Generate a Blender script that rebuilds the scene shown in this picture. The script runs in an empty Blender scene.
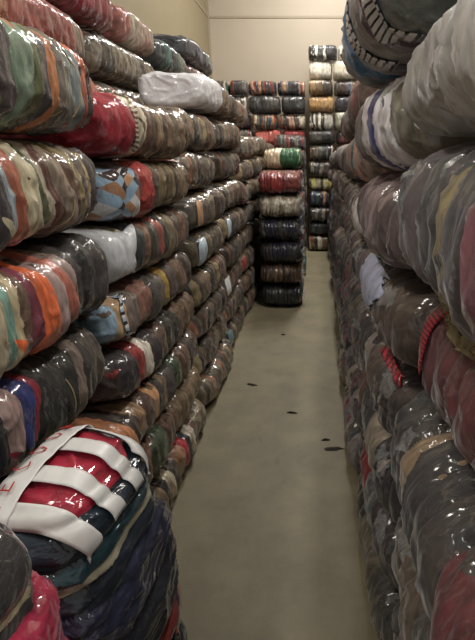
import bpy, math, random
import numpy as np
from mathutils import Matrix, Vector, Euler
C = bpy.context.scene.collection
R = math.radians
H = 1.75; F = 500.0; VX, VY = 318.0, 160.0
PITCH = math.atan(160 / F)

# ------------------------------------------------------------------ helpers
def lin(c):
    out = []
    for v in c[:3]:
        v = v / 255.0
        out.append(v / 12.92 if v <= .04045 else ((v + .055) / 1.055) ** 2.4)
    return (*out, 1.0)

def tag(o, label, cat, group=None, kind=None):
    if label: o['label'] = label
    if cat: o['category'] = cat
    if group: o['group'] = group
    if kind: o['kind'] = kind
    return o

_rt = np.random.RandomState(7).rand(32, 32, 32)
def vnoise(P):
    """smooth lattice noise, -1..1, for an (n,3) array"""
    I = np.floor(P).astype(int); f = P - I; f = f * f * (3 - 2 * f)
    def g(a, b, c): return _rt[(I[:, 0] + a) % 32, (I[:, 1] + b) % 32, (I[:, 2] + c) % 32]
    x, y, z = f[:, 0], f[:, 1], f[:, 2]
    v = ((g(0,0,0)*(1-x)+g(1,0,0)*x)*(1-y)+(g(0,1,0)*(1-x)+g(1,1,0)*x)*y)*(1-z) + \
        ((g(0,0,1)*(1-x)+g(1,0,1)*x)*(1-y)+(g(0,1,1)*(1-x)+g(1,1,1)*x)*y)*z
    return v * 2 - 1

_topo = {}
def cube_grid(nx, ny, nz):
    key = (nx, ny, nz)
    if key in _topo: return _topo[key]
    idx = {}; pts = []; faces = []
    def v(i, j, k):
        t = (i, j, k)
        if t not in idx:
            idx[t] = len(pts); pts.append((2*i/nx-1, 2*j/ny-1, 2*k/nz-1))
        return idx[t]
    for i in range(nx):
        for j in range(ny):
            faces.append((v(i,j,0), v(i,j+1,0), v(i+1,j+1,0), v(i+1,j,0)))
            faces.append((v(i,j,nz), v(i+1,j,nz), v(i+1,j+1,nz), v(i,j+1,nz)))
    for i in range(nx):
        for k in range(nz):
            faces.append((v(i,0,k), v(i+1,0,k), v(i+1,0,k+1), v(i,0,k+1)))
            faces.append((v(i,ny,k), v(i,ny,k+1), v(i+1,ny,k+1), v(i+1,ny,k)))
    for j in range(ny):
        for k in range(nz):
            faces.append((v(0,j,k), v(0,j,k+1), v(0,j+1,k+1), v(0,j+1,k)))
            faces.append((v(nx,j,k), v(nx,j+1,k), v(nx,j+1,k+1), v(nx,j,k+1)))
    _topo[key] = (np.array(pts), faces)
    return _topo[key]

class Bale:
    """shape of one pressed bale; surf() maps a point of a cube's skin to the bale's skin"""
    def __init__(s, dims, seed, edges, p1=4.0, p2=7.0, warp=.045, amp=1.0, flat=True, taper=0.0, lump=1.0):
        s.h = np.array(dims) / 2; s.seed = seed; s.edges = np.array(edges)
        s.p1, s.p2, s.warp, s.amp, s.flat, s.taper, s.lump = p1, p2, warp, amp, flat, taper, lump
        s.o = np.random.RandomState(seed).rand(3) * 31
    def surf(s, c, off=0.0, fine=True):
        a = np.abs(c)
        ryz = (a[:, 1]**s.p1 + a[:, 2]**s.p1) ** (1/s.p1)
        n = (a[:, 0]**s.p2 + ryz**s.p2) ** (1/s.p2)
        q = c / n[:, None]
        P = q * s.h
        if s.taper:
            k = 1 - s.taper * (q[:, 0]*.5+.5)**2
            P[:, 1] *= k; P[:, 2] *= k
        aq = np.abs(q) + 1e-9
        r = (aq[:, 1]**s.p1 + aq[:, 2]**s.p1) ** (1/s.p1)
        N = np.stack([np.sign(q[:,0])*aq[:,0]**(s.p2-1)/s.h[0],
                      r**(s.p2-s.p1)*np.sign(q[:,1])*aq[:,1]**(s.p1-1)/s.h[1],
                      r**(s.p2-s.p1)*np.sign(q[:,2])*aq[:,2]**(s.p1-1)/s.h[2]], 1)
        N /= np.linalg.norm(N, axis=1)[:, None] + 1e-12
        w = vnoise(P*4.0 + s.o) * s.warp + vnoise(P*9.0 + s.o + 5) * s.warp*.35
        t = np.clip(q[:, 0]*.5 + .5 + w, .001, .999)
        E = s.edges
        k = np.clip(np.searchsorted(E, t) - 1, 0, len(E)-2)
        wd = E[k+1]-E[k]
        f = (t - E[k]) / wd
        pil = 1 - np.abs(2*f-1)**3.0
        A = s.amp
        d = pil * np.minimum(.022, wd*.22)*A
        d += vnoise(P*5.5 + s.o + 9) * .013*A*s.lump
        d += vnoise(P*np.array([22., 7., 7.]) + s.o + 3) * .006*A
        if fine:
            g = vnoise(P*np.array([30., 11., 11.]) + s.o + 13 + vnoise(P*6+s.o)[:, None]*1.5)
            d += (1-np.abs(g)*2.2).clip(0, 1)**2 * .009*A
            d += vnoise(P*np.array([60., 30., 30.]) + s.o + 17) * .0022*A
        P = P + N * (d - .017*A + off)[:, None]
        if s.flat:
            hz = s.h[2]*.985 + off
            P[:, 2] = np.clip(P[:, 2], -hz, hz)
            hx = s.h[0]*.99 + off
            P[:, 0] = np.clip(P[:, 0], -hx, hx)
        return P, t

def mk_mesh(name, P, faces, mat, attrs=None, smooth=True):
    me = bpy.data.meshes.new(name)
    me.from_pydata([tuple(v) for v in P], [], faces)
    if smooth: me.polygons.foreach_set('use_smooth', [True]*len(me.polygons))
    for k, v in (attrs or {}).items():
        at = me.attributes.new(k, 'FLOAT', 'POINT'); at.data.foreach_set('value', np.asarray(v, dtype=np.float32))
    if mat: me.materials.append(mat)
    me.update()
    return me

def link(name, me, parent=None):
    o = bpy.data.objects.new(name, me); C.objects.link(o)
    if parent: o.parent = parent
    return o

# ------------------------------------------------------------------ materials
def nmat(name):
    m = bpy.data.materials.new(name); m.use_nodes = True
    nt = m.node_tree; nt.nodes.clear()
    out = nt.nodes.new('ShaderNodeOutputMaterial')
    b = nt.nodes.new('ShaderNodeBsdfPrincipled')
    nt.links.new(b.outputs[0], out.inputs[0])
    return m, nt, b, out

def N(nt, typ, **kw):
    n = nt.nodes.new(typ)
    for k, v in kw.items():
        if k.startswith('i_'): n.inputs[int(k[2:])].default_value = v
        else: setattr(n, k, v)
    return n
def math_n(nt, op, a, b=None):
    n = nt.nodes.new('ShaderNodeMath'); n.operation = op
    for i, v in enumerate((a, b)):
        if v is None: continue
        if isinstance(v, (int, float)): n.inputs[i].default_value = v
        else: nt.links.new(v, n.inputs[i])
    return n.outputs[0]

def wrapped(nt, b, haze=.15, coat=1.0, wrinkle=.55, crough=.12, scale=8.0, sc=(2.2, 1, 1)):
    """clear plastic film pulled over the clothes: a wrinkled clear coat, faint milky sheen"""
    L = nt.links
    tc = N(nt, 'ShaderNodeTexCoord'); mp = N(nt, 'ShaderNodeMapping'); mp.inputs['Scale'].default_value = sc
    mp.inputs['Rotation'].default_value = (0, .5, .35)
    L.new(tc.outputs['Object'], mp.inputs[0])
    n1 = N(nt, 'ShaderNodeTexNoise'); n1.inputs['Scale'].default_value = scale; n1.inputs['Detail'].default_value = 2.5
    n1.inputs['Roughness'].default_value = .45; n1.inputs['Distortion'].default_value = 1.0
    L.new(mp.outputs[0], n1.inputs['Vector'])
    rid = math_n(nt, 'ABSOLUTE', math_n(nt, 'SUBTRACT', n1.outputs[0], .5))
    bu = N(nt, 'ShaderNodeBump'); bu.inputs['Strength'].default_value = wrinkle; bu.inputs['Distance'].default_value = .03
    L.new(rid, bu.inputs['Height'])
    b.inputs['Coat Weight'].default_value = coat
    b.inputs['Coat Roughness'].default_value = crough
    b.inputs['Coat IOR'].default_value = 1.6
    L.new(bu.outputs[0], b.inputs['Coat Normal'])
    b.inputs['Sheen Weight'].default_value = haze
    b.inputs['Sheen Roughness'].default_value = .45
    b.inputs['Sheen Tint'].default_value = (.95, .95, 1, 1)
    b.inputs['Roughness'].default_value = .75
    b.inputs['Specular IOR Level'].default_value = .3
    # cloth: folds under the film
    n2 = N(nt, 'ShaderNodeTexNoise'); n2.inputs['Scale'].default_value = 26; n2.inputs['Detail'].default_value = 6
    mp2 = N(nt, 'ShaderNodeMapping'); mp2.inputs['Scale'].default_value = (2.5, .6, .6)
    L.new(tc.outputs['Object'], mp2.inputs[0]); L.new(mp2.outputs[0], n2.inputs['Vector'])
    b2 = N(nt, 'ShaderNodeBump'); b2.inputs['Strength'].default_value = .6; b2.inputs['Distance'].default_value = .012
    L.new(n2.outputs[0], b2.inputs['Height']); L.new(b2.outputs[0], b.inputs['Normal'])
    return tc, n2

def ramp(nt, stops, fac):
    r = N(nt, 'ShaderNodeValToRGB'); cr = r.color_ramp; cr.interpolation = 'CONSTANT'
    stops = stops[:32]
    cr.elements[0].position = 0; cr.elements[0].color = lin(stops[0][1])
    cr.elements[1].position = min(stops[1][0], .9999) if len(stops) > 1 else 1
    cr.elements[1].color = lin(stops[1][1] if len(stops) > 1 else stops[0][1])
    for p, c in stops[2:]:
        e = cr.elements.new(min(p, .9999)); e.color = lin(c)
    nt.links.new(fac, r.inputs[0])
    return r

def cloth_mat(name, stops, haze=.15, patch=.60, patch_scale=7.0, wear=.45, streak=.15, cloud=.025, **kw):
    """stops: [(t, rgb)] garments pressed one behind the other along the bale"""
    m, nt, b, out = nmat(name); L = nt.links
    tc, n2 = wrapped(nt, b, haze, **kw)
    at = N(nt, 'ShaderNodeAttribute', attribute_name='t')
    np_ = N(nt, 'ShaderNodeTexNoise'); np_.inputs['Scale'].default_value = patch_scale; np_.inputs['Detail'].default_value = 2
    np_.inputs['Distortion'].default_value = .8
    L.new(tc.outputs['Object'], np_.inputs['Vector'])
    g = math_n(nt, 'GREATER_THAN', np_.outputs[0], patch)
    fac = math_n(nt, 'FRACT', math_n(nt, 'ADD', at.outputs['Fac'], math_n(nt, 'MULTIPLY', g, .137)))
    r = ramp(nt, stops, fac)
    # faded / worn / knitted variation of the cloth itself
    vr = N(nt, 'ShaderNodeMapRange'); vr.inputs[1].default_value = .3; vr.inputs[2].default_value = .7
    vr.inputs[3].default_value = 1 - wear; vr.inputs[4].default_value = 1 + wear
    L.new(n2.outputs[0], vr.inputs[0])
    mx = N(nt, 'ShaderNodeVectorMath', operation='SCALE')
    L.new(r.outputs[0], mx.inputs[0]); L.new(vr.outputs[0], mx.inputs['Scale'])
    # milky creases and cloudiness of the stretched film itself
    ms = N(nt, 'ShaderNodeMapping'); ms.inputs['Scale'].default_value = (5.0, 1.6, 1.6); ms.inputs['Rotation'].default_value = (.3, .75, .5)
    ns = N(nt, 'ShaderNodeTexNoise'); ns.inputs['Scale'].default_value = 5; ns.inputs['Detail'].default_value = 5; ns.inputs['Distortion'].default_value = 1.1
    L.new(tc.outputs['Object'], ms.inputs[0]); L.new(ms.outputs[0], ns.inputs['Vector'])
    rd = math_n(nt, 'ABSOLUTE', math_n(nt, 'SUBTRACT', ns.outputs[0], .5))
    mr = N(nt, 'ShaderNodeMapRange'); mr.inputs[1].default_value = 0; mr.inputs[2].default_value = .015
    mr.inputs[3].default_value = streak; mr.inputs[4].default_value = cloud
    L.new(rd, mr.inputs[0])
    fm = N(nt, 'ShaderNodeMix', data_type='RGBA'); L.new(mr.outputs[0], fm.inputs['Factor'])
    L.new(mx.outputs[0], fm.inputs['A']); fm.inputs['B'].default_value = lin((196, 192, 184))
    L.new(fm.outputs['Result'], b.inputs['Base Color'])
    return m

def plain_mat(name, rgb, rough=.7, wrap=False, haze=.1, vary=.15, scale=20, **kw):
    m, nt, b, out = nmat(name); L = nt.links
    if wrap:
        tc, n = wrapped(nt, b, haze, **kw)
    else:
        tc = N(nt, 'ShaderNodeTexCoord'); n = N(nt, 'ShaderNodeTexNoise'); n.inputs['Scale'].default_value = scale
        n.inputs['Detail'].default_value = 5; L.new(tc.outputs['Object'], n.inputs['Vector'])
        b.inputs['Roughness'].default_value = rough
    vr = N(nt, 'ShaderNodeMapRange'); vr.inputs[1].default_value = .3; vr.inputs[2].default_value = .7
    vr.inputs[3].default_value = 1-vary; vr.inputs[4].default_value = 1+vary
    L.new(n.outputs[0], vr.inputs[0])
    mx = N(nt, 'ShaderNodeVectorMath', operation='SCALE'); mx.inputs[0].default_value = lin(rgb)[:3]
    L.new(vr.outputs[0], mx.inputs['Scale']); L.new(mx.outputs[0], b.inputs['Base Color'])
    return m

def pattern_mat(name, kind, cols, freq, haze=.1):
    """woven patterns on patches carrying attributes t (along) and s (across)"""
    m, nt, b, out = nmat(name); L = nt.links
    tc, n2 = wrapped(nt, b, haze)
    at = N(nt, 'ShaderNodeAttribute', attribute_name='t').outputs['Fac']
    as_ = N(nt, 'ShaderNodeAttribute', attribute_name='s').outputs['Fac']
    if kind == 'stripes_t': as_ = at
    if kind.startswith('stripes'):
        wob = math_n(nt, 'MULTIPLY', n2.outputs[0], .25)
        f = math_n(nt, 'FRACT', math_n(nt, 'ADD', math_n(nt, 'MULTIPLY', as_, freq), wob))
        r = ramp(nt, [(i/len(cols), c) for i, c in enumerate(cols)], f)
    else:  # argyle
        u = math_n(nt, 'FLOOR', math_n(nt, 'MULTIPLY', math_n(nt, 'ADD', at, as_), freq))
        v = math_n(nt, 'FLOOR', math_n(nt, 'MULTIPLY', math_n(nt, 'SUBTRACT', math_n(nt, 'ADD', as_, 3.0), at), freq))
        h = math_n(nt, 'FRACT', math_n(nt, 'MULTIPLY', math_n(nt, 'SINE', math_n(nt, 'ADD', math_n(nt, 'MULTIPLY', u, 12.98), math_n(nt, 'MULTIPLY', v, 78.2))), 437.5))
        r = ramp(nt, [(i/len(cols), c) for i, c in enumerate(cols)], h)
    L.new(r.outputs[0], b.inputs['Base Color'])
    return m

def film_mat(name, rgb=(225, 225, 222), dens=.3, scale=14):
    m, nt, b, out = nmat(name); L = nt.links
    b.inputs['Base Color'].default_value = lin(rgb); b.inputs['Roughness'].default_value = .18
    b.inputs['Specular IOR Level'].default_value = .8
    tc = N(nt, 'ShaderNodeTexCoord'); n = N(nt, 'ShaderNodeTexNoise'); n.inputs['Scale'].default_value = scale
    n.inputs['Detail'].default_value = 6; n.inputs['Distortion'].default_value = 2
    L.new(tc.outputs['Object'], n.inputs['Vector'])
    bu = N(nt, 'ShaderNodeBump'); bu.inputs['Strength'].default_value = .9; bu.inputs['Distance'].default_value = .03
    L.new(n.outputs[0], bu.inputs['Height']); L.new(bu.outputs[0], b.inputs['Normal'])
    tr = N(nt, 'ShaderNodeBsdfTransparent'); mx = N(nt, 'ShaderNodeMixShader')
    vr = N(nt, 'ShaderNodeMapRange'); vr.inputs[1].default_value = .07; vr.inputs[2].default_value = .7
    vr.inputs[3].default_value = dens*.4; vr.inputs[4].default_value = min(1, dens*1.8)
    L.new(n.outputs[0], vr.inputs[0]); L.new(vr.outputs[0], mx.inputs[0])
    L.new(tr.outputs[0], mx.inputs[1]); L.new(b.outputs[0], mx.inputs[2]); L.new(mx.outputs[0], out.inputs[0])
    return m

FILM = film_mat('clear_plastic_film', dens=.09)
FILM_GOLD = film_mat('amber_plastic_film', (176, 160, 120), dens=.5, scale=20)
TWINE = plain_mat('twine', (170, 150, 110), .8, scale=200)
TAPE = plain_mat('white_tape', (214, 212, 208), .4, vary=.06)
INK = plain_mat('red_ink', (178, 40, 34), .5, vary=.1)

# ------------------------------------------------------------------ bale building
def norm_bands(bands):
    """[(width, rgb)] -> stops, edges"""
    tot = sum(w for w, _ in bands); acc = 0; stops = []; edges = [0.0]
    for w, c in bands:
        stops.append((acc/tot, c)); acc += w; edges.append(acc/tot)
    edges[-1] = 1.0
    return stops, edges

def make_bale_mesh(name, dims, seed, bands, res, mat=None, **kw):
    mk = {k: kw.pop(k) for k in list(kw) if k in ('haze', 'patch', 'patch_scale', 'wear', 'coat', 'wrinkle', 'crough', 'scale', 'sc', 'streak', 'cloud')}
    stops, edges = norm_bands(bands)
    # the fold edges follow the garments, long garments fold again
    E = [0.0]
    rr = random.Random(seed)
    for a, b in zip(edges[:-1], edges[1:]):
        n = max(1, round((b-a)/.085))
        for i in range(1, n): E.append(a + (b-a)*(i + rr.uniform(-.25, .25))/n)
        E.append(b)
    B = Bale(dims, seed, E, **kw)
    c, faces = cube_grid(*res)
    P, t = B.surf(c)
    m = mat or cloth_mat(name + '_clothes', stops, **mk)
    return B, mk_mesh(name, P, faces, m, {'t': t})

def patch(B, path, n, m_, mat, name, parent, off=.004, wob=0.0, thick=.003, seed=0, hem=None):
    """cloth / film / tape lying on a bale: path(u, v) -> cube skin point, u,v in 0..1"""
    uu, vv = np.meshgrid(np.linspace(0, 1, n), np.linspace(0, 1, m_), indexing='ij')
    c = np.array([path(u, v) for u, v in zip(uu.ravel(), vv.ravel())], float)
    P, t = B.surf(c, off, fine=False)
    rs = np.random.RandomState(seed).rand(3)*20
    if wob:
        P2, _ = B.surf(c, off + .03, fine=False)
        D = (P2 - P) / .03
        w = np.abs(vnoise(P*16 + rs))*wob + np.abs(vnoise(P*38 + rs))*wob*.5
        P = P + D * w[:, None]
    faces = [(i*m_+j, i*m_+j+1, (i+1)*m_+j+1, (i+1)*m_+j) for i in range(n-1) for j in range(m_-1)]
    me = mk_mesh(name, P, faces, mat, {'t': uu.ravel(), 's': vv.ravel()})
    o = link(name, me, parent)
    if thick:
        s = o.modifiers.new('thickness', 'SOLIDIFY'); s.thickness = thick; s.offset = 0
    return o

def around(t0, t1, a0=0.0, a1=1.0):
    """a band round the cross-section between two places of the length; v runs round from the bottom front edge"""
    def f(u, v):
        x = 2*(t0 + (t1-t0)*u) - 1
        a = (a0 + (a1-a0)*v) * 8      # 8 = full turn round the square section
        a = a % 8
        if a < 2: y, z = -1, a-1
        elif a < 4: y, z = a-3, 1
        elif a < 6: y, z = 1, 5-a
        else: y, z = 7-a, -1
        return (x, y, z)
    return f

def loop_twine(B, t, parent, name='twine', r=.0022, mat=TWINE, slant=0.0, seed=0):
    n = 96
    c = np.array([around(t, t, 0, 1)(0, i/n) for i in range(n)], float)
    c[:, 0] += slant * c[:, 1]
    P, _ = B.surf(c, .0015, fine=False)
    P = np.array([P[(i-1) % n]*.25 + P[i]*.5 + P[(i+1) % n]*.25 for i in range(n)])
    V = []; faces = []
    for i in range(n):
        d = P[(i+1) % n] - P[i-1]; d = d / np.linalg.norm(d)
        a = np.cross(d, [1, 0, 0]); a /= np.linalg.norm(a) + 1e-9; b = np.cross(d, a)
        for k in range(6):
            th = k*math.pi/3; V.append(P[i] + a*r*math.cos(th) + b*r*math.sin(th))
    for i in range(n):
        for k in range(6):
            j = (i+1) % n
            faces.append((i*6+k, i*6+(k+1) % 6, j*6+(k+1) % 6, j*6+k))
    return link(name, mk_mesh(name, V, faces, mat), parent)

def crumple(parent, loc, size, seed, mat=FILM, name='plastic_flap', rot=(0, 0, 0), flare=1.0):
    """gathered end of the film: a puckered fan of folds leaving a knot"""
    rs = np.random.RandomState(seed); n, m_ = 18, 34
    P = []
    for i in range(n):
        r = (i/(n-1)) ** .8
        for j in range(m_):
            a = (j/(m_-1)) * 2*math.pi
            rr = (.10 + .55*r*flare) * (1 + .34*math.sin(a*7 + seed)*r + .22*math.sin(a*11+seed*2)*r)
            P.append((r*.9 + .12*math.sin(a*3+seed)*r, rr*math.cos(a), rr*math.sin(a)))
    P = np.array(P); P += .10*np.stack([vnoise(P*5+rs.rand(3)*20) for _ in range(3)], 1)
    P *= np.array(size)
    faces = [(i*m_+j, i*m_+j+1, (i+1)*m_+j+1, (i+1)*m_+j) for i in range(n-1) for j in range(m_-1)]
    o = link(name, mk_mesh(name, P, faces, mat), parent)
    o.location = loc; o.rotation_euler = rot
    s = o.modifiers.new('thickness', 'SOLIDIFY'); s.thickness = .0012
    return o

def flap(B, parent, t0, t1, v0, v1, mat=FILM, seed=0, wob=.02):
    """loose puckered film standing off the bale"""
    def f(u, v):
        r = .5 + .5*math.sqrt(max(0, 1-(2*u-1)**2))
        return around(0, 1, 0, 1)(t0+(t1-t0)*(u+.08*math.sin(v*9+seed)), v0+(v1-v0)*(.5+(v-.5)*r*(1+.2*math.sin(u*13+seed))))
    return patch(B, f, 36, 24, mat, 'plastic_flap', parent, .004, wob, thick=.001, seed=seed)

used_labels = set()
def ordn(i): return ['lowest', 'second', 'third', 'fourth', 'fifth', 'sixth', 'seventh', 'eighth', 'ninth', 'tenth',
                     'eleventh', 'twelfth', 'thirteenth', 'fourteenth', 'fifteenth'][i]
NTH = ['first', 'second', 'third', 'fourth', 'fifth', 'sixth', 'seventh', 'eighth', 'ninth', 'tenth']

def place(o, x, y, z, rz=math.pi/2, label=None, group=None, tilt=(0, 0)):
    o.location = (x, y, z); o.rotation_euler = (tilt[0], tilt[1], rz)
    tag(o, label, 'bale', group)
    return o

def copy_bale(src, name='clothes_bale'):
    c = src.copy(); c.name = name; C.objects.link(c)
    for ch in src.children:
        d = ch.copy(); C.objects.link(d); d.parent = c; d.matrix_parent_inverse = ch.matrix_parent_inverse.copy()
    return c

# bands given by image column, turned to places along a bale that runs with the aisle from Y0 to Y1, face at X
def bands_at(lst, X, z, Y0, Y1):
    out = []; last = 0.0
    for x, c in lst:
        d = F*X/(x-VX); Y = (d - math.sin(PITCH)*(H-z))/math.cos(PITCH)
        t = min(1.0, max(last+.012, (Y-Y0)/(Y1-Y0)))
        out.append((t-last, c)); last = t
    if last < .985: out.append((1-last, lst[-1][1]))
    return out

# ------------------------------------------------------------------ setting
def box_obj(name, x0, x1, y0, y1, z0, z1, mat):
    P = [(x, y, z) for x in (x0, x1) for y in (y0, y1) for z in (z0, z1)]
    f = [(0,1,3,2), (4,6,7,5), (0,4,5,1), (2,3,7,6), (0,2,6,4), (1,5,7,3)]
    o = link(name, mk_mesh(name, P, f, mat, smooth=False)); o['kind'] = 'structure'; return o

def floor_mat():
    m, nt, b, out = nmat('concrete_floor'); L = nt.links
    tc = N(nt, 'ShaderNodeTexCoord')
    n = N(nt, 'ShaderNodeTexNoise'); n.inputs['Scale'].default_value = 3.2; n.inputs['Detail'].default_value = 8; n.inputs['Roughness'].default_value = .65
    n3 = N(nt, 'ShaderNodeTexNoise'); n3.inputs['Scale'].default_value = 60; n3.inputs['Detail'].default_value = 4
    L.new(tc.outputs['Object'], n.inputs['Vector']); L.new(tc.outputs['Object'], n3.inputs['Vector'])
    r = N(nt, 'ShaderNodeValToRGB'); cr = r.color_ramp
    cr.elements[0].position = .3; cr.elements[0].color = lin((112, 104, 82))
    cr.elements[1].position = .72; cr.elements[1].color = lin((138, 128, 101))
    L.new(n.outputs[0], r.inputs[0])
    # scuff marks with a shape of their own
    v = N(nt, 'ShaderNodeTexNoise'); v.inputs['Scale'].default_value = 5.5; v.inputs['Detail'].default_value = 9; v.inputs['Distortion'].default_value = 1.2
    mp = N(nt, 'ShaderNodeMapping'); mp.inputs['Location'].default_value = (3, 1.3, 0); mp.inputs['Scale'].default_value = (1, .6, 1)
    L.new(tc.outputs['Object'], mp.inputs[0]); L.new(mp.outputs[0], v.inputs['Vector'])
    k = N(nt, 'ShaderNodeMapRange'); k.inputs[1].default_value = .66; k.inputs[2].default_value = .76; k.inputs[3].default_value = 0; k.inputs[4].default_value = .45
    L.new(v.outputs[0], k.inputs[0])
    mx = N(nt, 'ShaderNodeMix', data_type='RGBA'); L.new(k.outputs[0], mx.inputs['Factor']); L.new(r.outputs[0], mx.inputs['A'])
    mx.inputs['B'].default_value = lin((88, 84, 70))
    s = N(nt, 'ShaderNodeMapRange'); s.inputs[3].default_value = .93; s.inputs[4].default_value = 1.07; L.new(n3.outputs[0], s.inputs[0])
    sc = N(nt, 'ShaderNodeVectorMath', operation='SCALE'); L.new(mx.outputs['Result'], sc.inputs[0]); L.new(s.outputs[0], sc.inputs['Scale'])
    L.new(sc.outputs[0], b.inputs['Base Color']); b.inputs['Roughness'].default_value = .62
    bu = N(nt, 'ShaderNodeBump'); bu.inputs['Strength'].default_value = .15; L.new(n3.outputs[0], bu.inputs['Height']); L.new(bu.outputs[0], b.inputs['Normal'])
    return m
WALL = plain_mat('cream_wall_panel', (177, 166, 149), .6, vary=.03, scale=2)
SEAM = plain_mat('panel_seam', (158, 146, 126), .6, vary=.05)
box_obj('floor', -2.9, 3.2, -1.5, 11.6, -.1, 0, floor_mat())
WY = 11.0; WX = -2.13
box_obj('wall_back', -2.7, 3.2, WY, WY+.15, 0, 6.2, WALL)
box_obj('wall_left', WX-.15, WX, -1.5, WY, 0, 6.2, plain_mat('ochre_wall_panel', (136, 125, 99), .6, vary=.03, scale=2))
box_obj('wall_right', 3.05, 3.2, -1.5, WY, 0, 6.2, WALL)
zs = H + (VY-16)*(WY*math.cos(PITCH) - 3*math.sin(PITCH)*.95)/(F/math.cos(PITCH))
box_obj('trim_1', WX, 3.05, WY-.012, WY+.01, zs-.02, zs+.02, SEAM)
box_obj('trim_2', WX-.01, WX+.012, -1.5, WY-.02, zs-.012, zs+.012, SEAM)
box_obj('trim_3', WX-.01, WX+.03, WY-.05, WY+.01, 0, 6.2, SEAM)
box_obj('ceiling', -2.9, 3.2, -1.5, 11.6, 6.2, 6.3, plain_mat('ceiling_panel', (190, 186, 176), .8, vary=.03))

# ------------------------------------------------------------------ generic bales
BR = [(92, 74, 58), (112, 92, 68), (62, 52, 44), (132, 116, 84), (86, 62, 50), (46, 40, 36), (104, 90, 76), (78, 72, 58), (128, 84, 64), (92, 84, 74), (66, 62, 56), (120, 106, 84), (100, 84, 66), (88, 78, 60)]
MV = [(92, 80, 82), (110, 98, 100), (72, 66, 70), (140, 128, 124), (110, 66, 70), (52, 50, 54), (120, 116, 116), (96, 90, 76), (156, 142, 132), (78, 84, 94), (132, 84, 84), (40, 38, 42)]
DK = [(48, 46, 46), (70, 62, 56), (34, 36, 42), (92, 84, 74), (120, 50, 46), (60, 72, 68), (130, 120, 104), (40, 34, 34), (84, 60, 50), (54, 60, 76), (104, 96, 88), (26, 26, 30)]
MX = [(120, 46, 48), (40, 42, 50), (186, 176, 156), (92, 84, 66), (54, 80, 74), (134, 100, 64), (60, 50, 48), (160, 120, 90), (40, 50, 80), (110, 102, 92), (150, 70, 50), (30, 30, 32)]
def rand_bands(pal, seed, lo=.02, hi=.11):
    r = random.Random(seed); out = []; s = 0; last = None
    while s < 1 and len(out) < 31:
        w = r.uniform(lo, hi); c = r.choice(pal)
        while c == last: c = r.choice(pal)
        last = c; j = r.uniform(.85, 1.15)
        out.append((w, tuple(min(250, v*j) for v in c))); s += w
    return out

protos = {}
def get_proto(fam, i, dims, res, **kw):
    """one hidden-from-nobody source mesh per family and number; bales are separate objects sharing it"""
    key = (fam, i, round(dims[0], 2))
    if key not in protos:
        pal = dict(B=BR, M=MV, D=DK, X=MX)[fam[0]]
        sd = sum(map(ord, fam))*31 + i*7 + 5
        B, me = make_bale_mesh('bale_clothes', dims, sd, rand_bands(pal, sd, *kw.pop('w', (.02, .10))), res, **kw)
        protos[key] = (B, me)
    return protos[key]

rng = random.Random(11)
DEPTH = .54
GL = 'plastic-wrapped clothes bales of the left stack'
GR = 'plastic-wrapped clothes bales of the right stack'
GF = 'plastic-wrapped clothes bales of the far stack'
GE = 'plastic-wrapped clothes bales of the short stack in the aisle'
words = {'B': 'brown and olive', 'M': 'dusty mauve and grey', 'D': 'dark', 'X': 'mixed-colour'}

def label_for(desc, k, where):
    s = f"{desc} clothes bale, {'on the floor' if k == 0 else ordn(k) + ' up'}, {where}"
    if s in used_labels: s = s.replace(' bale,', ' bale in film,')
    used_labels.add(s); return s

def hero(x, y0, y1, z, h, bands, seed, label, group, res=(120, 26, 26), depth=DEPTH, face=None, rz=math.pi/2, yaw=0, **kw):
    Lh = y1-y0
    B, me = make_bale_mesh('bale_clothes', (Lh, depth, h-.006), seed, bands, res, **kw)
    o = link('clothes_bale', me)
    place(o, x, (y0+y1)/2, z+h/2, rz+yaw, label, group)
    return o, B

# ---- left stack, column 1
C1Y = (.80, 1.925); XF = -.765; h1 = .303
def lx(j=0): return XF - DEPTH/2 + j
c1 = {}
c1[6] = ([(8,(78,70,70)),(22,(122,142,122)),(32,(100,104,72)),(38,(88,88,94)),(47,(196,128,84)),(60,(108,104,96)),(69,(124,126,118)),(76,(128,140,142)),(82,(186,96,64)),(88,(60,50,50)),(96,(150,84,74)),(110,(92,62,60))], 'grey, mint and orange striped', .035)
c1[5] = ([(4,(60,55,58)),(11,(158,172,180)),(26,(158,86,60)),(44,(196,186,156)),(50,(80,88,62)),(54,(188,176,156)),(60,(104,72,62)),(72,(140,124,108)),(78,(98,74,62)),(84,(150,134,96)),(92,(120,108,100)),(97,(166,148,104)),(104,(96,88,86)),(110,(84,50,52))], 'cream and brick-red banded', .015)
c1[4] = ([(4,(170,158,130)),(13,(118,160,146)),(24,(184,168,134)),(32,(104,80,62)),(38,(120,56,70)),(52,(232,112,62)),(62,(176,152,146)),(70,(186,110,92)),(76,(150,130,122)),(84,(70,64,62)),(97,(52,50,50)),(110,(66,60,58))], 'bale with bright orange and teal garments,', .02)
c1[3] = ([(12,(52,52,58)),(22,(36,36,40)),(36,(164,136,128)),(48,(44,52,112)),(53,(150,44,60)),(84,(42,40,36)),(92,(122,106,94)),(100,(58,52,46)),(115,(84,76,66))], 'near-black with navy and pink', .01)
c1[2] = ([(20,(46,46,54)),(40,(180,150,148)),(70,(50,46,50)),(110,(120,90,70))], 'dark navy and pink', 0)
Y1C1 = [1.50, 1.50, 1.62, 1.80, 1.88, 1.925, 1.925]
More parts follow.
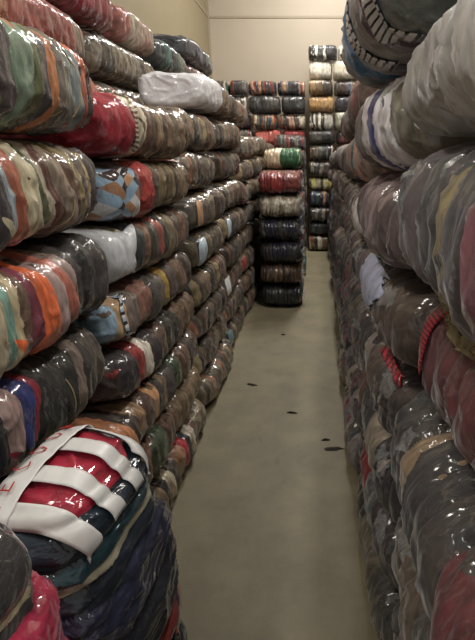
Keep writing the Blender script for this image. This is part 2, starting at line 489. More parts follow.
for k in range(7):
    z = k*h1; C1Y = (.80, Y1C1[k]); back = [-.07, -.07, -.06, -.03, 0, 0, 0][k]
    if k in c1:
        lst, desc, j = c1[k]
        bl = bands_at([(x, c) for x, c in lst], XF, z+h1/2, *C1Y)
        first = bl[0][0]
        if first > .15:   # part of the bale before the picture's edge
            rr = random.Random(k); c0 = lst[0][1]; n = 4
            bl = [(first/n, [c0, (96,84,74), (130,116,96), (70,64,62)][(q+k) % 4]) for q in range(n)][:-1] + [(first/n, c0)] + bl[1:]
        if k == 4: desc = 'teal, cream and bright orange banded'
        o, B = hero(lx(j)+back, *C1Y, z, h1, bl, 100+k, label_for(desc, k, 'nearest column of the left stack'), GL, res=(170, 44, 36), warp=.055, patch=.66, haze=.04, p1=3.3, p2=5.5, lump=1.7)
        loop_twine(B, .55 + .03*k % .2, o, slant=.02)
        if k in (6, 5): loop_twine(B, .82, o, slant=-.03)
    else:
        B, me = get_proto('DL', k, (C1Y[1]-C1Y[0], DEPTH, h1), (90, 24, 22))
        o = place(link('clothes_bale', me), -.835-DEPTH*.44, sum(C1Y)/2, z+h1/2, math.pi/2, label_for('dark', k, 'nearest column of the left stack'), GL); o.scale.y = .88

# ---- left stack, column 2
C2Y = (1.96, 3.13); h2 = .25
c2 = {}
Rr, Cr_, Ol = (152, 30, 48), (206, 196, 170), (104, 92, 70)
c2[7] = ([(127,Rr),(137,Cr_),(142,(110,84,70)),(148,(96,80,64)),(154,(138,112,84)),(160,(82,66,54)),(166,(116,96,74)),(172,(96,84,66)),(178,(128,104,82)),(184,(84,70,56)),(192,(104,90,72))], 'crimson-ended brown', .03)
c2[6] = ([(138,(84,66,60)),(149,(160,54,48)),(156,(88,74,60)),(163,(124,108,78)),(168,(84,72,58)),(175,(132,116,84)),(180,(92,78,64)),(186,(120,104,80)),(192,(88,74,60))], 'argyle-ended olive', .015)
c2[5] = ([(134,(214,212,208)),(139,(206,186,156)),(147,(58,66,66)),(152,(124,92,74)),(158,(72,66,56)),(163,(150,76,62)),(168,(60,60,54)),(174,(124,110,84)),(181,(80,66,56)),(186,(110,74,60)),(192,(88,80,66))], 'white-ended brown', 0)
c2[4] = ([(130,(150,176,196)),(137,(190,158,120)),(145,(110,96,88)),(152,(132,90,76)),(160,(76,70,66)),(166,(110,98,84)),(172,(168,136,62)),(180,(84,70,62)),(186,(120,96,80)),(192,(78,66,58))], 'pale-blue-ended brown', 0)
c2[3] = ([(130,(70,54,50)),(142,(52,44,46)),(148,(150,56,52)),(153,(214,204,188)),(160,(50,42,42)),(170,(88,66,52)),(180,(60,56,48)),(192,(110,88,68))], 'dark maroon with a white stripe', 0)
c2[2] = ([(.08,(52,60,64)),(.05,(180,118,78)),(.04,(60,48,42)),(.04,(150,120,90)),(.06,(84,60,50)),(.04,(190,140,96)),(.05,(50,42,40)),(.06,(104,84,60)),(.08,(60,50,46)),(.08,(54,70,50)),(.1,(96,74,58)),(.1,(60,50,44)),(.12,(80,64,50))], 'orange-tan patterned', 0)
c2[1] = ([(124,(60,58,56)),(140,(90,44,44)),(150,(176,52,54)),(158,(120,84,66)),(168,(64,80,56)),(178,(96,70,56)),(196,(120,100,76))], 'red and moss-green', 0)
c2[0] = ([(150,(60,56,50)),(165,(130,110,84)),(170,(40,36,36)),(175,(204,190,164)),(179,(60,48,44)),(183,(150,110,80)),(187,(178,44,56)),(190,(40,44,50)),(194,(190,180,160)),(198,(86,60,48)),(202,(120,108,84))], 'beige, red and black patchwork', .02)
Y0C2 = [1.55, 1.55, 1.65, 1.83, 1.86, 1.96, 1.96, 1.96]
for k in range(8):
    z = k*h2; C2Y = (Y0C2[k], 3.13); lst, desc, j = c2[k]
    bl = bands_at(lst, XF, z+h2/2, *C2Y) if k != 2 else lst
    o, B = hero(lx(j), *C2Y, z, h2*1.0, bl, 200+k, label_for(desc, k, 'second column of the left stack'), GL, res=(130, 34, 28), warp=.036, patch=.67, haze=.04, p1=3.4, p2=6, lump=1.3)
    if k == 6:
        am = pattern_mat('argyle_knit', 'argyle', [(150,178,200),(52,46,50),(196,150,112),(222,222,222),(150,178,200),(70,54,50),(160,120,90),(40,38,44)], 3.8)
        patch(B, lambda u, v: ((-1, -1+2*u*.0-0 , 0) if False else (-1 if u < .35 else -1 + (u-.35)/.65*.30, -.35-.65*u/.35 if u < .35 else -1, -.9+1.8*v)), 30, 24, am, 'argyle_garment', o, .006, .004, seed=3)['label'] = 'pale blue, tan and black argyle knit'
    if k == 5:
        patch(B, lambda u, v: (-1 if u < .4 else -1 + (u-.4)/.6*.22, -.1-.9*u/.4 if u < .4 else -1, -.92+1.84*v), 30, 24, plain_mat('white_cloth', (222,224,226), wrap=True, wrinkle=.7), 'white_garment', o, .007, .006, seed=4)['label'] = 'white folded garment'
    if k == 7:
        patch(B, around(.13, .165, .02, .5), 8, 60, pattern_mat('ribbed_knit', 'stripes', [(214,206,184),(120,90,76)], 26), 'ribbed_garment', o, .006, .003)['label'] = 'cream ribbed knit'
    if k == 4:
        patch(B, around(.02, .05, .0, .42), 8, 50, pattern_mat('lace_edge', 'stripes', [(225,225,225),(30,30,34),(170,190,205)], 9), 'lace_garment', o, .006, .004)['label'] = 'black and white lace edge'
    loop_twine(B, .45+.1*(k % 3), o, slant=.02)

# ---- left stack, columns 3..8
cols = [(3.16, 4.28), (4.31, 5.42), (5.45, 6.55), (6.58, 7.66), (7.69, 8.75), (8.78, 9.85)]
hts = [.258, .262, .25, .255, .26, .255]; cnt = [8, 8, 8, 8, 8, 8]
for ci, ((y0, y1), hh, n) in enumerate(zip(cols, hts, cnt)):
    for k in range(n):
        v = rng.randrange(7) if ci < 3 else rng.randrange(4)+10
        res = (84, 22, 20) if ci < 3 else (44, 14, 12)
        fam = 'BL'
        B, me = get_proto(fam, v, (1.1, DEPTH, .255), res, haze=.06, w=(.02, .08), patch=.66, p1=3.3, p2=5.5, lump=1.7, warp=.05)
        o = link('clothes_bale', me)
        place(o, lx(rng.uniform(-.035, .03) if ci < 2 else rng.uniform(-.045, -.005)), (y0+y1)/2, (k+.5)*hh, math.pi/2 + rng.choice([0, math.pi]) + rng.uniform(-.03, .03),
              label_for('brown striped', k, f'{NTH[ci+2]} column of the left stack'), GL)
        o.scale = ((y1-y0)/1.1*.985, 1, hh/.255)
        if rng.random() < .35 and ci < 4:   # a coloured garment caught at the near end of the bale
            s = -1 if abs(o.rotation_euler.z - math.pi/2) < .5 else 1
            col = rng.choice([(190,205,215),(222,222,220),(90,120,130),(170,60,50),(196,150,110)])
            patch(B, (lambda s: lambda u, v: (s*(1-.28*u), s*1.0 , -.85+1.6*v))(s), 12, 14, plain_mat('garment_cloth', col, wrap=True, wrinkle=.6), 'bright_garment', o, .006, .008, seed=ci*9+k)

# white sack end on top of column 3, with a brown bale behind it
WH = [(.26,(226,226,230)),(.16,(214,214,220)),(.06,(90,84,76)),(.08,(120,98,76)),(.06,(70,62,54)),(.10,(112,92,70)),(.08,(84,70,58)),(.1,(124,104,80))]
zt = 8*.258
o, B = hero(-1.03, 3.82, 4.98, 8*.262+.004, .25, WH, 301, 'white-fronted bale with a brown rear half, on the highest layer of the left stack', GL, res=(120, 40, 30), warp=.02, patch=.8, haze=.05, wear=.12, p1=3.6, depth=.5)
patch(B, lambda u, v: (-1 + .85*v, -1 + .35*u if True else 0, 1), 16, 24, plain_mat('white_sack', (232, 232, 236), wrap=True, wrinkle=.7), 'white_sack_panel', o, .004, .004)['label'] = 'white sack panel'
o, B = hero(lx(-.02), 5.02, 6.1, 8*.262+.01, .25, [(w, c) for w, c in rand_bands(BR, 77, .02, .07)], 302, 'rounded brown bale right behind the white-topped bale, top of the left stack', GL, res=(90, 30, 26), haze=.06, p1=3.2)
# ---- rear rows of the left stack (seen only above the front row)
X2 = -1.38
r2cols = [(1.22, 2.31), (2.35, 3.45), (3.5, 4.9), (4.95, 5.92), (6.0, 7.5), (7.6, 8.65)]
r2h = .2515
HID = 'wrapped clothes bale of the hidden rear row behind the left stack'
for ci, (y0, y1) in enumerate(r2cols):
    for k in range(9):
        if k == 8 and ci < 3: continue
        B, me = get_proto('BL', rng.randrange(4)+10, (1.1, DEPTH, .255), (44, 14, 12), haze=.06, w=(.015, .07), patch=.66)
        o = link('clothes_bale', me)
        place(o, X2-DEPTH/2-.025, (y0+y1)/2, (k+.5)*r2h, math.pi/2, HID, 'hidden rear bales behind the left stack')
        o.scale = ((y1-y0)/1.1*.985, 1, r2h/.255*.99)
def rear(y0, y1, z, h, bands, seed, label, **kw):
    kw.setdefault('p1', 3.2); kw.setdefault('p2', 5)
    o, B = hero(kw.pop('x', X2-DEPTH/2), y0, y1, z, h, bands, seed, label, 'clothes bales on the upper rear row of the left stack', res=(96, 28, 24), haze=.12, **kw)
    return o, B
z9 = 8*r2h
rear(1.22, 2.31, z9, .26, [(.3,(140,90,60)),(.3,(196,118,74)),(.4,(206,120,70))], 401, 'orange-brown bale tucked behind the near top bale of the left stack')
o, B = rear(2.35, 3.45, z9, .26, [(.2,(150,90,66)),(.35,(186,104,80)),(.2,(160,108,84)),(.25,(186,110,84))], 402, 'salmon-brown bale peeking out behind the crimson-ended bale', x=X2-DEPTH/2+.03)
rear(3.5, 4.9, z9, .26, rand_bands(BR, 403), 403, 'brown bale under the long olive rear bale')
z10 = z9+.262
o, B = rear(1.22, 2.31, z10, .29, [(.5,(170,110,70)),(.3,(204,124,78)),(.2,(196,118,80))], 404, 'orange bale at the upper left edge of the photo')
o, B = rear(2.35, 3.45, z10, .29, [(.2,(150,96,70)),(.25,(140,70,62)),(.35,(132,64,58)),(.20,(120,104,88))], 405, 'brick-red knitted bale on the upper rear row')
loop_twine(B, .3, o); loop_twine(B, .62, o)
o, B = rear(3.5, 4.9, z10, .28, [(.1,(106,98,84)),(.12,(64,58,50)),(.25,(104,92,74)),(.2,(90,80,66)),(.2,(110,98,76)),(.13,(80,72,60))], 406, 'olive-brown bale tied with twine on the upper rear row')
loop_twine(B, .25, o); loop_twine(B, .5, o); loop_twine(B, .8, o)
z11 = z10+.292
o, B = rear(2.9, 3.98, z11, .28, [(.6,(132,24,48)),(.2,(130,54,60)),(.2,(120,60,58))], 407, 'crimson bale at the very top of the rear row')
o, B = rear(4.02, 4.85, z11, .27, [(.2,(138,82,74)),(.2,(150,136,118)),(.2,(160,140,124)),(.2,(146,116,104)),(.2,(130,118,100))], 408, 'pale pinkish-grey bale behind the topmost crimson bale')
crumple(o, (.32, -.1, -.02), (.12, .08, .08), 5, FILM, 'plastic_flap')
z12 = 9*r2h
DKB = [(.16,(44,50,54)),(.1,(64,100,96)),(.22,(28,34,42)),(.1,(56,74,72)),(.42,(86,94,84))]
for (y0, y1, zz, h, bd, sd, lb) in [
    (4.95, 5.92, z12, .262, rand_bands(BR, 9), 414, 'brown bale under the dark teal rear bale'),
    (4.95, 5.92, z12+.265, .28, DKB, 409, 'dark teal glossy bale on the rear row before the left wall'),
    (6.0, 7.5, z12, .262, rand_bands(DK, 4), 410, 'dark bale on the rear row, two below the navy rear bale'),
    (6.0, 7.5, z12+.265, .262, rand_bands(DK, 6), 415, 'dark bale directly under the navy rear bale'),
    (6.0, 7.5, z12+.53, .27, [(.3,(26,32,46)),(.15,(40,50,72)),(.2,(24,26,36)),(.35,(66,72,70))], 412, 'navy blue glossy bale on the rear row before the left wall'),
    (7.6, 8.65, z12, .27, rand_bands(DK, 5), 411, 'dark bale at the end of the rear row, lower of two'),
    (7.6, 8.65, z12+.275, .27, [(.3,(80,78,66)),(.4,(60,60,54)),(.3,(90,86,72))], 413, 'grey-green bale at the end of the rear row, upper of two')]:
    rear(y0, y1, zz, h, bd, sd, lb, crough=.1, wrinkle=.6)

# ---- short stack E standing in the aisle's end
EB = [
 ([(.3,(36,40,42)),(.3,(52,52,52)),(.4,(30,32,36))], 'near-black glossy'),
 ([(.15,(92,70,56)),(.2,(70,56,48)),(.2,(110,86,66)),(.2,(60,50,46)),(.25,(96,76,60))], 'brown mottled'),
 ([(.3,(50,46,44)),(.3,(28,30,44)),(.4,(40,38,46))], 'dark navy glossy'),
 ([(.2,(70,66,58)),(.3,(34,36,54)),(.2,(56,52,50)),(.3,(30,32,46))], 'navy and olive glossy'),
 ([(.12,(150,140,124)),(.12,(190,182,166)),(.14,(160,148,130)),(.14,(198,190,176)),(.14,(140,124,108)),(.14,(186,178,160)),(.2,(160,150,134))], 'cream striped'),
 ([(.3,(112,34,34)),(.25,(130,40,38)),(.25,(100,32,34)),(.2,(120,60,50))], 'dark red'),
]
he = .272
for k, (bd, desc) in enumerate(EB):
    B, me = make_bale_mesh('bale_clothes', (.52, .8, he), 500+k, bd, (56, 30, 24), haze=.03, crough=.10, wrinkle=.7, p1=3.0, p2=4.2, streak=.06, cloud=0.0, lump=1.6, warp=.06)
    o = link('clothes_bale', me)
    place(o, -.455+rng.uniform(-.012, .012), 5.95+.4, (k+.5)*he, rng.uniform(-.03, .03), label_for(desc, k, 'short stack standing in the aisle'), GE)
    crumple(o, (.24, -.25, 0), (.05, .10, .08), k, FILM, 'plastic_flap')
for r_, (yy, n, hh) in enumerate([(7.2, 7, .272), (8.05, 7, .27), (8.9, 8, .268)]):
    for k in range(n):
        bd = rand_bands([MX, DK][k % 2], 40+k+r_*9, .06, .2); desc = 'mixed dark'
        if r_ == 0 and k == 6: bd, desc = [(.28,(196,178,146)),(.2,(206,190,160)),(.52,(40,92,56))], 'beige and bright green'
        if r_ == 0 and k == 5: bd, desc = [(.3,(210,200,184)),(.3,(150,130,110)),(.4,(40,34,34))], 'cream and black'
        B, me = make_bale_mesh('bale_clothes', (.52, .8, hh), 530+k+r_*10, bd, (40, 24, 18), haze=.03, crough=.10, wrinkle=.7, p1=3.2, p2=4.5, streak=.06, cloud=0.0, lump=1.6, warp=.06)
        o = link('clothes_bale', me)
        place(o, -.46+rng.uniform(-.015, .015), yy, (k+.5)*hh, rng.uniform(-.02, .02), label_for(desc, k, f'{["first","second","third"][r_]} pile behind the aisle stack'), GE)

# ---- far stack F against the back wall
xs = [(-2.07, -1.68), (-1.68, -1.24), (-1.24, -.74), (-.74, -.23), (-.20, .27), (.27, .78)]
hf = .286
RED, PNK, TAN, WHT, GRN, BLK = (140, 36, 40), (196, 104, 92), (170, 134, 88), (226, 220, 206), (46, 118, 64), (36, 36, 38)
special = {
 (2, 10): (rand_bands(MX, 3, .05, .12), 'red, black and white striped'), (3, 10): (rand_bands(MX, 8, .05, .12), 'dark red and cream striped'),
 (2, 9): ([(.5, BLK), (.5, (56, 52, 50))], 'black'), (3, 9): ([(.4, (44, 46, 44)), (.6, BLK)], 'black glossy'),
 (2, 8): (rand_bands(MX, 13, .06, .12), 'teal and brown patterned'), (3, 8): ([(.2,(120,90,70)),(.2,(60,50,48)),(.2,(170,130,110)),(.2,(70,60,56)),(.2,(190,180,160))], 'brown and cream patterned'),
 (2, 7): ([(.5, PNK), (.5, (170, 84, 76))], 'pink-red'), (3, 7): ([(.5, RED), (.5, (120, 34, 34))], 'dark red'),
 (2, 6): (rand_bands(DK, 23, .08, .16), 'brown and grey'), (3, 6): (rand_bands(MX, 24, .08, .16), 'mixed brown'),
 (4, 12): ([(.2,BLK),(.1,WHT),(.2,(60,64,58)),(.1,WHT),(.4,BLK)], 'black and white striped'),
 (5, 12): ([(.2,WHT),(.2,(90,50,40)),(.2,WHT),(.4,(60,60,52))], 'white and brown striped'),
 (4, 11): ([(.5, WHT), (.5, (214, 210, 198))], 'white'), (5, 11): ([(.5, (204, 198, 180)), (.5, WHT)], 'off-white'),
 (4, 10): ([(.3, (150, 124, 86)), (.3, (110, 90, 64)), (.4, (60, 52, 46))], 'tan and dark'), (5, 10): (rand_bands(DK, 33, .1, .2), 'dark mottled'),
 (4, 9): ([(.5, TAN), (.5, (180, 146, 100))], 'tan glossy'), (5, 9): ([(.5, (44, 40, 50)), (.5, (80, 74, 70))], 'dark purple-grey'),
 (4, 8): ([(.1,WHT),(.12,(60,60,58)),(.1,WHT),(.12,(80,76,70)),(.1,WHT),(.12,(50,50,50)),(.34,(170,166,156))], 'white and grey striped'),
 (5, 8): ([(.4, (160, 160, 140)), (.6, (90, 100, 80))], 'grey-green'),
 (4, 7): ([(.5, (60, 56, 50)), (.5, (34, 34, 34))], 'dark olive'), (5, 7): (rand_bands(DK, 35, .1, .2), 'dark mottled'),
 (4, 4): (rand_bands([(200, 190, 120), (90, 86, 70), (50, 60, 50), (190, 180, 150)], 3, .08, .2), 'yellowish'),
}
for side, cis, n in ((0, (0, 1, 2, 3), 11), (1, (4, 5), 13)):
    z = 0
    for k in range(n):
        hk = hf*(1 + (.12*math.sin(k*2.3+side*1.7)))
        if k == n-1: hk = hf*n - z if .8*hf < hf*n - z < 1.3*hf else hf
        b = [xs[c][0] for c in cis] + [xs[cis[-1]][1]]
        for q in range(1, len(b)-1): b[q] += rng.uniform(-.07, .07)
        if side == 1: b[0] += rng.uniform(-.0, .03); b[1] += rng.uniform(-.02, .05)
        for q, ci in enumerate(cis):
            if (ci, k) in special: bd, desc = special[(ci, k)]
            else: bd, desc = rand_bands([DK, MX, DK][(k+ci) % 3], 900+ci*20+k, .05, .16), ['dark mottled', 'mixed-colour', 'charcoal'][(k+ci) % 3]
            w = b[q+1]-b[q]
            B, me = make_bale_mesh('bale_clothes', (w-.012, .62, hk-.004), 600+ci*20+k, bd, (34, 16, 14), haze=.03, crough=.10, wrinkle=.7, p1=3.8, p2=5.2, lump=1.8, warp=.08, streak=.08, cloud=0.0, amp=.7)
            o = link('clothes_bale', me)
            place(o, (b[q]+b[q+1])/2, 9.98+.31+rng.uniform(-.05, .05), z+hk/2, rng.uniform(-.012, .012),
                  label_for(desc, k, f'{NTH[ci]} pile from left by back wall'), GF, tilt=(0, rng.uniform(-.01, .01)))
        z += hk

# ---- right stack
XR = .185; DR = .58
ca = (.26, 1.24); ha = [.30, .30, .30, .30, .295, .295, .20]
A_spec = {
 6: ([(.35,(176,172,166)),(.2,(196,192,186)),(.12,(150,146,138)),(.33,(142,138,130))], 'grey milky-wrapped', -.01, .6),
 5: ([(.30,(124,64,78)),(.1,(66,62,66)),(.07,(140,126,86)),(.13,(62,62,64)),(.12,(88,78,82)),(.1,(88,108,104)),(.18,(70,72,76))], 'dark multicolour bulging', -.02, .3),
 4: ([(.3,(108,40,46)),(.3,(98,40,44)),(.2,(92,36,42)),(.06,(110,96,86)),(.14,(48,44,44))], 'dark red corduroy', .05, .25),
 3: ([(.4,(100,34,40)),(.12,(60,52,48)),(.16,(44,42,44)),(.05,(150,126,98)),(.15,(48,44,42)),(.12,(50,54,52))], 'black and maroon', .0, .25),
 2: ([(.3,(90,40,44)),(.1,(150,40,44)),(.2,(70,66,62)),(.15,(98,84,68)),(.25,(76,66,56))], 'brown-grey and red', .02, .25),
 1: ([(.4,(44,46,46)),(.2,(120,104,86)),(.2,(90,70,60)),(.2,(60,56,54))], 'grey-brown ribbed', .03, .2),
 0: ([(.4,(40,40,42)),(.3,(60,56,52)),(.3,(80,60,56))], 'dark', .03, .2),
}
z = 0
for k in range(7):
    bd, desc, j, hz = A_spec[k]
    o, B = hero(XR+DR/2+j, *ca, z, ha[k], bd, 700+k, label_for(desc, k, 'nearest column of the right stack'), GR, res=(150, 44, 36), depth=DR, p1=3.0, p2=5.5,
                haze=hz, warp=.045, patch=.66, cloud=[.05, .05, .05, .06, .06, .08, .5][k])
    if k == 4:
        patch(B, around(.76, .83, .52, .66), 8, 50, pattern_mat('red_cord', 'stripes', [(196,40,52),(100,20,32)], 16), 'red_cord', o, .008, .004)['label'] = 'bright red ribbed edge'
        flap(B, o, .42, .80, .475, .545, FILM_GOLD, 8, .03)['label'] = 'amber crinkled plastic end'
    if k in (2, 3, 5): flap(B, o, .74, .84, .52, .57, FILM, k)
    z += ha[k]
cb = (1.27, 2.34); cb7 = (1.0, 2.3); hb = .285
B_spec = {
 7: ([(.10,(120,128,122)),(.12,(112,120,116)),(.08,(84,44,70)),(.1,(150,146,140)),(.06,(60,50,60)),(.14,(150,154,156)),(.12,(50,116,160)),(.1,(150,158,160)),(.18,(110,116,114))], 'grey-blue bale with zebra knit,', -.07, .3, .33),
 6: ([(.07,(116,112,98)),(.05,(134,130,114)),(.15,(236,234,236)),(.09,(46,58,124)),(.17,(236,232,234)),(.05,(150,140,128)),(.2,(96,92,88)),(.23,(150,120,104))], 'white, navy and olive', -.01, .25, hb),
 5: ([(.25,(96,80,80)),(.1,(150,130,130)),(.06,(70,52,62)),(.1,(128,108,110)),(.05,(180,170,170)),(.1,(90,66,76)),(.06,(160,142,140)),(.12,(104,84,84)),(.16,(84,74,72))], 'mauve pinstriped', .0, .25, hb),
 4: ([(.4,(84,70,60)),(.15,(96,80,68)),(.12,(60,60,66)),(.12,(170,176,200)),(.21,(96,84,76))], 'brown and lavender', .02, .22, hb),
 3: ([(.3,(64,54,50)),(.2,(90,76,66)),(.1,(150,140,130)),(.2,(52,46,46)),(.2,(80,64,58))], 'dark brown', .03, .2, hb),
 2: ([(.3,(44,42,44)),(.15,(150,136,118)),(.25,(50,48,50)),(.3,(90,64,56))], 'charcoal with a beige strip', .03, .2, hb),
 1: ([(.3,(60,52,50)),(.2,(84,88,90)),(.2,(130,34,40)),(.3,(50,46,44))], 'charcoal and red', .04, .2, hb),
 0: ([(.3,(60,58,52)),(.3,(96,86,70)),(.4,(54,50,46))], 'dark olive', .04, .2, hb),
}
z = 0
for k in range(8):
    bd, desc, j, hz, hh = B_spec[k]
    lab = label_for(desc, k, 'second column of the right stack') if k != 7 else 'grey-blue bale with black-and-white zebra knit on top of the right stack'
    o, B = hero(XR-.02+DR/2+j, *(cb7 if k == 7 else cb), z+(.005 if k == 7 else 0), hh, bd, 720+k, lab, GR, res=(140, 40, 32), depth=DR, p1=3.0, p2=5.0, haze=hz, warp=.045, patch=.66)
    if k == 7:
        zm = pattern_mat('zebra_knit', 'stripes', [(226,224,220),(226,224,220),(28,28,32)], 34)
        patch(B, around(.12, .22, .30, .80), 12, 80, zm, 'zebra_garment', o, .007, .004)['label'] = 'black and white zebra-striped knit'
        patch(B, around(.36, .5, .30, .80), 12, 80, zm, 'zebra_garment', o, .007, .004, seed=3)['label'] = 'black and white zebra-striped knit'
    if k == 3:
        patch(B, around(.03, .34, .495, .525), 20, 10, pattern_mat('red_cord_2', 'stripes_t', [(190,44,56),(96,20,32)], 9), 'red_cord', o, .012, .01)['label'] = 'bright red ribbed garment edge'
    if k == 4:
        patch(B, lambda u, v: around(0, 1, .515, .515+.17*(.35+.65*math.sin(3*u)))(.22+.52*u+.05*math.sin(v*7), v), 24, 20, plain_mat('lavender_cloth', (186,190,214), wrap=True), 'lavender_garment', o, .010, .006)['label'] = 'pale lavender folded garment'
    if k in (4, 2, 1, 3): flap(B, o, .07, .19, .52, .58, FILM, 20+k)
    z += hh
rc = [(2.38, 3.45), (3.48, 4.55), (4.58, 5.65), (5.68, 6.7), (6.73, 7.75), (7.78, 8.8), (8.83, 9.85)]
for ci, (y0, y1) in enumerate(rc):
    n = [8, 8, 7, 7, 7, 7, 7][ci]; hh = [.272, .268, .27, .275, .27, .272, .27][ci]
    for k in range(n):
        if ci == 0 and k in (5, 6, 7):
            bd, desc = {7: ([(.25,(110,96,90)),(.15,(150,60,60)),(.3,(90,80,80)),(.3,(120,104,96))], 'grey-brown and red'),
                        6: ([(.12,(150,130,120)),(.2,(204,156,134)),(.1,(60,110,124)),(.3,(170,140,126)),(.28,(110,96,92))], 'salmon-pink and teal'),
                        5: ([(.1,(90,80,80)),(.12,(210,204,200)),(.2,(104,90,90)),(.1,(186,178,172)),(.48,(90,78,78))], 'white-edged mauve')}[k]
            hero(XR+DR/2-.005, y0, y1, k*hh, hh, bd, 740+k, label_for(desc, k, 'third column of the right stack'), GR, res=(100, 30, 24), depth=DR, p1=3.0, p2=5, haze=.15, warp=.05)
            continue
        v = rng.randrange(6) if ci < 2 else rng.randrange(4)+10
        B, me = get_proto('MR', v, (1.06, DR, .27), (80, 26, 20) if ci < 2 else (44, 14, 12), haze=.12, w=(.02, .10), p1=3.0, p2=5.5, patch=.62, wrinkle=.6)
        o = link('clothes_bale', me)
        place(o, XR+DR/2+rng.uniform(-.02, .035)+.01, (y0+y1)/2, (k+.5)*hh, math.pi/2 + rng.choice([0, math.pi]) + rng.uniform(-.03, .03),
              label_for('mauve-grey striped', k, f'{NTH[ci+2]} column of the right stack'), GR)
        o.scale = ((y1-y0)/1.06*.985, 1, hh/.27)
        if ci < 3 and rng.random() < .6:
            fl = o.rotation_euler.z > 3; vv0 = rng.uniform(.53, .6) - (.5 if fl else 0); vv0 = vv0 if fl is False else vv0
            flap(B, o, *((.8, .93) if fl else (.07, .2)), *((vv0+.02, vv0+.08) if fl else (vv0+.0, vv0+.06)), FILM, 40+ci*9+k)
        if ci == 0 and k == 7:
            pass

# ---- the two bales standing on end at the front left
GB = [(.08,(70,66,60)),(.12,(22,24,30)),(.06,(150,140,120)),(.12,(20,22,30)),(.1,(24,24,36)),(.12,(130,48,40)),(.1,(22,24,34)),(.10,(28,32,58)),(.05,(24,34,46)),(.02,(170,164,140)),(.05,(28,62,70)),(.09,(20,36,48)),(.035,(164,34,56))]
Lg = 1.0
B, me = make_bale_mesh('bale_clothes', (1.10, .52, .38), 801, GB, (150, 70, 50), haze=.08, p1=3.0, p2=3.8, flat=False, warp=.05, patch=.68, wrinkle=.6, taper=.14, streak=.05, cloud=0.0, crough=.08)
g = link('taped_clothes_bale', me); GBALE = B
# local x -> up, local y -> along the aisle, local z -> away from the aisle
M = Matrix(((0, 0, -1), (0, 1, 0), (1, 0, 0))).to_4x4()
lean = Matrix.Rotation(R(9), 4, 'Y'); yawm = Matrix.Rotation(R(-6), 4, 'Z')
g.matrix_world = Matrix.Translation((-.585, .995, .555)) @ yawm @ M
tag(g, 'dark navy and red bale standing on end, with white tape and red handwriting', 'bale')
def spine(u, v): return (1, -1.0+1.95*u, .12 + .55*v)
patch(B, spine, 60, 14, TAPE, 'tape_strip', g, .016, .010, thick=.001)['label'] = 'white tape along the top with red handwriting'
def tab(y, w):
    def f(u, v):
        yy = y + w*(v-.5)
        s = u*1.25
        return (1, yy, .2-s) if s < 1.2 else (1-(s-1.2), yy, -1)
    return f
for i, y in enumerate((-.74, -.26, .24, .72)):
    patch(B, tab(y, .24), 40, 8, TAPE, 'tape_strip', g, .013, .003, thick=.001, seed=i)
patch(B, lambda u, v: (1-.08*(v<.02), -.98+1.96*u, 1.0-.55*v), 50, 24, FILM, 'plastic_hood', g, .014, .012, thick=.001, seed=9)['label'] = 'crinkled clear plastic over the top'
crumple(g, (.43, .17, .05), (.07, .06, .06), 3, FILM, 'plastic_flap', rot=(0, 0, .5))
# handwriting: strokes laid on the tape, each letter a piece of its own
GLY = {'R': [(0,0),(.05,1),(.6,.9),(.6,.55),(.05,.5),(.7,0)], 'E': [(.6,1),(.05,.95),(.1,.5),(.5,.52),(.1,.5),(0,0),(.6,.05)], 'C': [(.6,.85),(.3,1),(0,.6),(0,.3),(.3,0),(.65,.15)],
       'O': [(.3,1),(0,.6),(.1,.1),(.4,0),(.65,.4),(.6,.8),(.3,1)]}
xcur = -.80
for ch in 'RECOOR':
    st = GLY[ch]; pts = []
    for (a, b) in zip(st[:-1], st[1:]):
        for q in range(8): pts.append((a[0]+(b[0]-a[0])*q/8, a[1]+(b[1]-a[1])*q/8))
    pts.append(st[-1]); V = []
    for i2, p0 in enumerate(pts):
        pa = pts[max(0, i2-1)]; pb = pts[min(len(pts)-1, i2+1)]
        dx, dy = pb[0]-pa[0], pb[1]-pa[1]; l = math.hypot(dx, dy) + 1e-6; nx, ny = -dy/l*.05, dx/l*.05
        for sg in (1, -1): V.append((1, xcur + (p0[0]+sg*nx)*.17, .28 + (p0[1]+sg*ny)*.24))
    Pi, _ = GBALE.surf(np.array(V), .0265, fine=False)
    link('letter', mk_mesh('letter', Pi, [(2*q, 2*q+2, 2*q+3, 2*q+1) for q in range(len(pts)-1)], INK, smooth=False), g)['label'] = 'red handwritten letter ' + ch
    xcur += .265

PB = [(.45,(26,24,26)),(.05,(180,166,120)),(.14,(26,24,24)),(.14,(168,28,68)),(.10,(150,26,58)),(.02,(44,40,36)),(.015,(150,140,110)),(.09,(34,32,30))]
B, me = make_bale_mesh('bale_clothes', (1.22, .31, .44), 820, PB, (120, 44, 44), haze=.08, p1=3.0, p2=4.5, flat=False, warp=.06, patch=.85, wrinkle=.7, streak=.05, cloud=0.0, crough=.08)
p = link('clothes_bale', me)
p.matrix_world = Matrix.Translation((-.625, .555, .615)) @ Matrix.Rotation(R(8), 4, 'Z') @ M
tag(p, 'black and hot-pink bale standing on end in the lower left corner', 'bale')
crumple(p, (.47, 0, -.05), (.10, .12, .12), 12, FILM, 'plastic_flap')

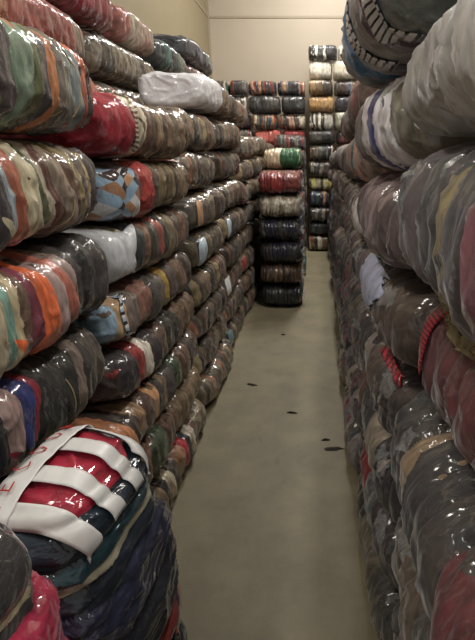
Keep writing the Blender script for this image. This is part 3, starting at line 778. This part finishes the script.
# ---- litter on the floor
LIT = plain_mat('dark_scrap', (46, 42, 36), .8)
def scrap(px, py, size, seed, label):
    d = F/math.cos(PITCH)*H/(py-VY); Y = (d - H*math.sin(PITCH))/math.cos(PITCH); X = (px-VX)*d/F
    r = random.Random(seed); V = []; n = 14
    for i in range(n):
        a = 2*math.pi*i/n; q = size*r.uniform(.5, 1.1); V.append((q*math.cos(a)*1.7, q*math.sin(a)*.6, .002+r.uniform(0, .003)))
    V += [(v[0]*.5, v[1]*.5, .008+r.uniform(0, .004)) for v in V] + [(v[0], v[1], 0.0) for v in V]
    f = [tuple(range(n, 2*n))] + [(i, (i+1) % n, n+(i+1) % n, n+i) for i in range(n)] + [(2*n+i, 2*n+(i+1) % n, (i+1) % n, i) for i in range(n)]
    o = link('fabric_scrap', mk_mesh('fabric_scrap', V, f, LIT, smooth=False)); o.location = (X, Y, .0005); o.rotation_euler.z = r.uniform(-.6, .6)
    tag(o, label, 'scrap')
scrap(252, 385, .035, 1, 'small dark scrap in the middle of the aisle floor, farther and left of the others')
scrap(292, 413, .022, 2, 'tiny dark scrap near the centre of the aisle floor')
scrap(334, 449, .04, 3, 'dark scrap close to the right stack')
scrap(326, 440, .02, 4, 'tiny crumb just beyond the dark scrap by the right stack')
scrap(283, 335, .015, 5, 'tiny dark speck farthest along the aisle floor')

# ------------------------------------------------------------------ light
def area(name, loc, size, energy, col=(1, .965, .91), rot=(0, 0, 0)):
    l = bpy.data.lights.new(name, 'AREA'); l.shape = 'RECTANGLE'; l.size, l.size_y = size; l.energy = energy; l.color = col
    o = bpy.data.objects.new(name, l); C.objects.link(o); o.location = loc; o.rotation_euler = rot
area('ceiling_lamp', (.2, 8.6, 5.9), (.25, 2.4), 250)
area('ceiling_lamp', (.6, 5.0, 5.9), (.25, 2.4), 110)
area('ceiling_lamp', (2.0, 1.6, 5.9), (.25, 2.4), 150)
area('ceiling_lamp', (-1.9, .4, 5.9), (.25, 2.4), 85)
area('added_glint_lamp', (-.25, -1.4, 2.6), (.2, .6), 6, (.93, .97, 1), (R(84), 0, 0))  # added lamp behind the camera for glints on the film, no doorway modelled
w = bpy.data.worlds.new('world'); bpy.context.scene.world = w; w.use_nodes = True
w.node_tree.nodes['Background'].inputs[0].default_value = (1, .97, .92, 1); w.node_tree.nodes['Background'].inputs[1].default_value = .35

cd = bpy.data.cameras.new('camera'); cam = bpy.data.objects.new('camera', cd); C.objects.link(cam)
cam.location = (0, 0, H); cam.rotation_euler = (R(90) - PITCH, 0, 0)
cd.sensor_width = 36; cd.sensor_fit = 'AUTO'; cd.lens = F*36/640; cd.shift_x = -(VX-237.5)/640; cd.clip_start = .02
sc = bpy.context.scene; sc.camera = cam
sc.view_settings.view_transform = 'Standard'; sc.view_settings.look = 'None'; sc.view_settings.gamma = 1
sc.view_settings.use_curve_mapping = False; sc.view_settings.exposure = 0.0
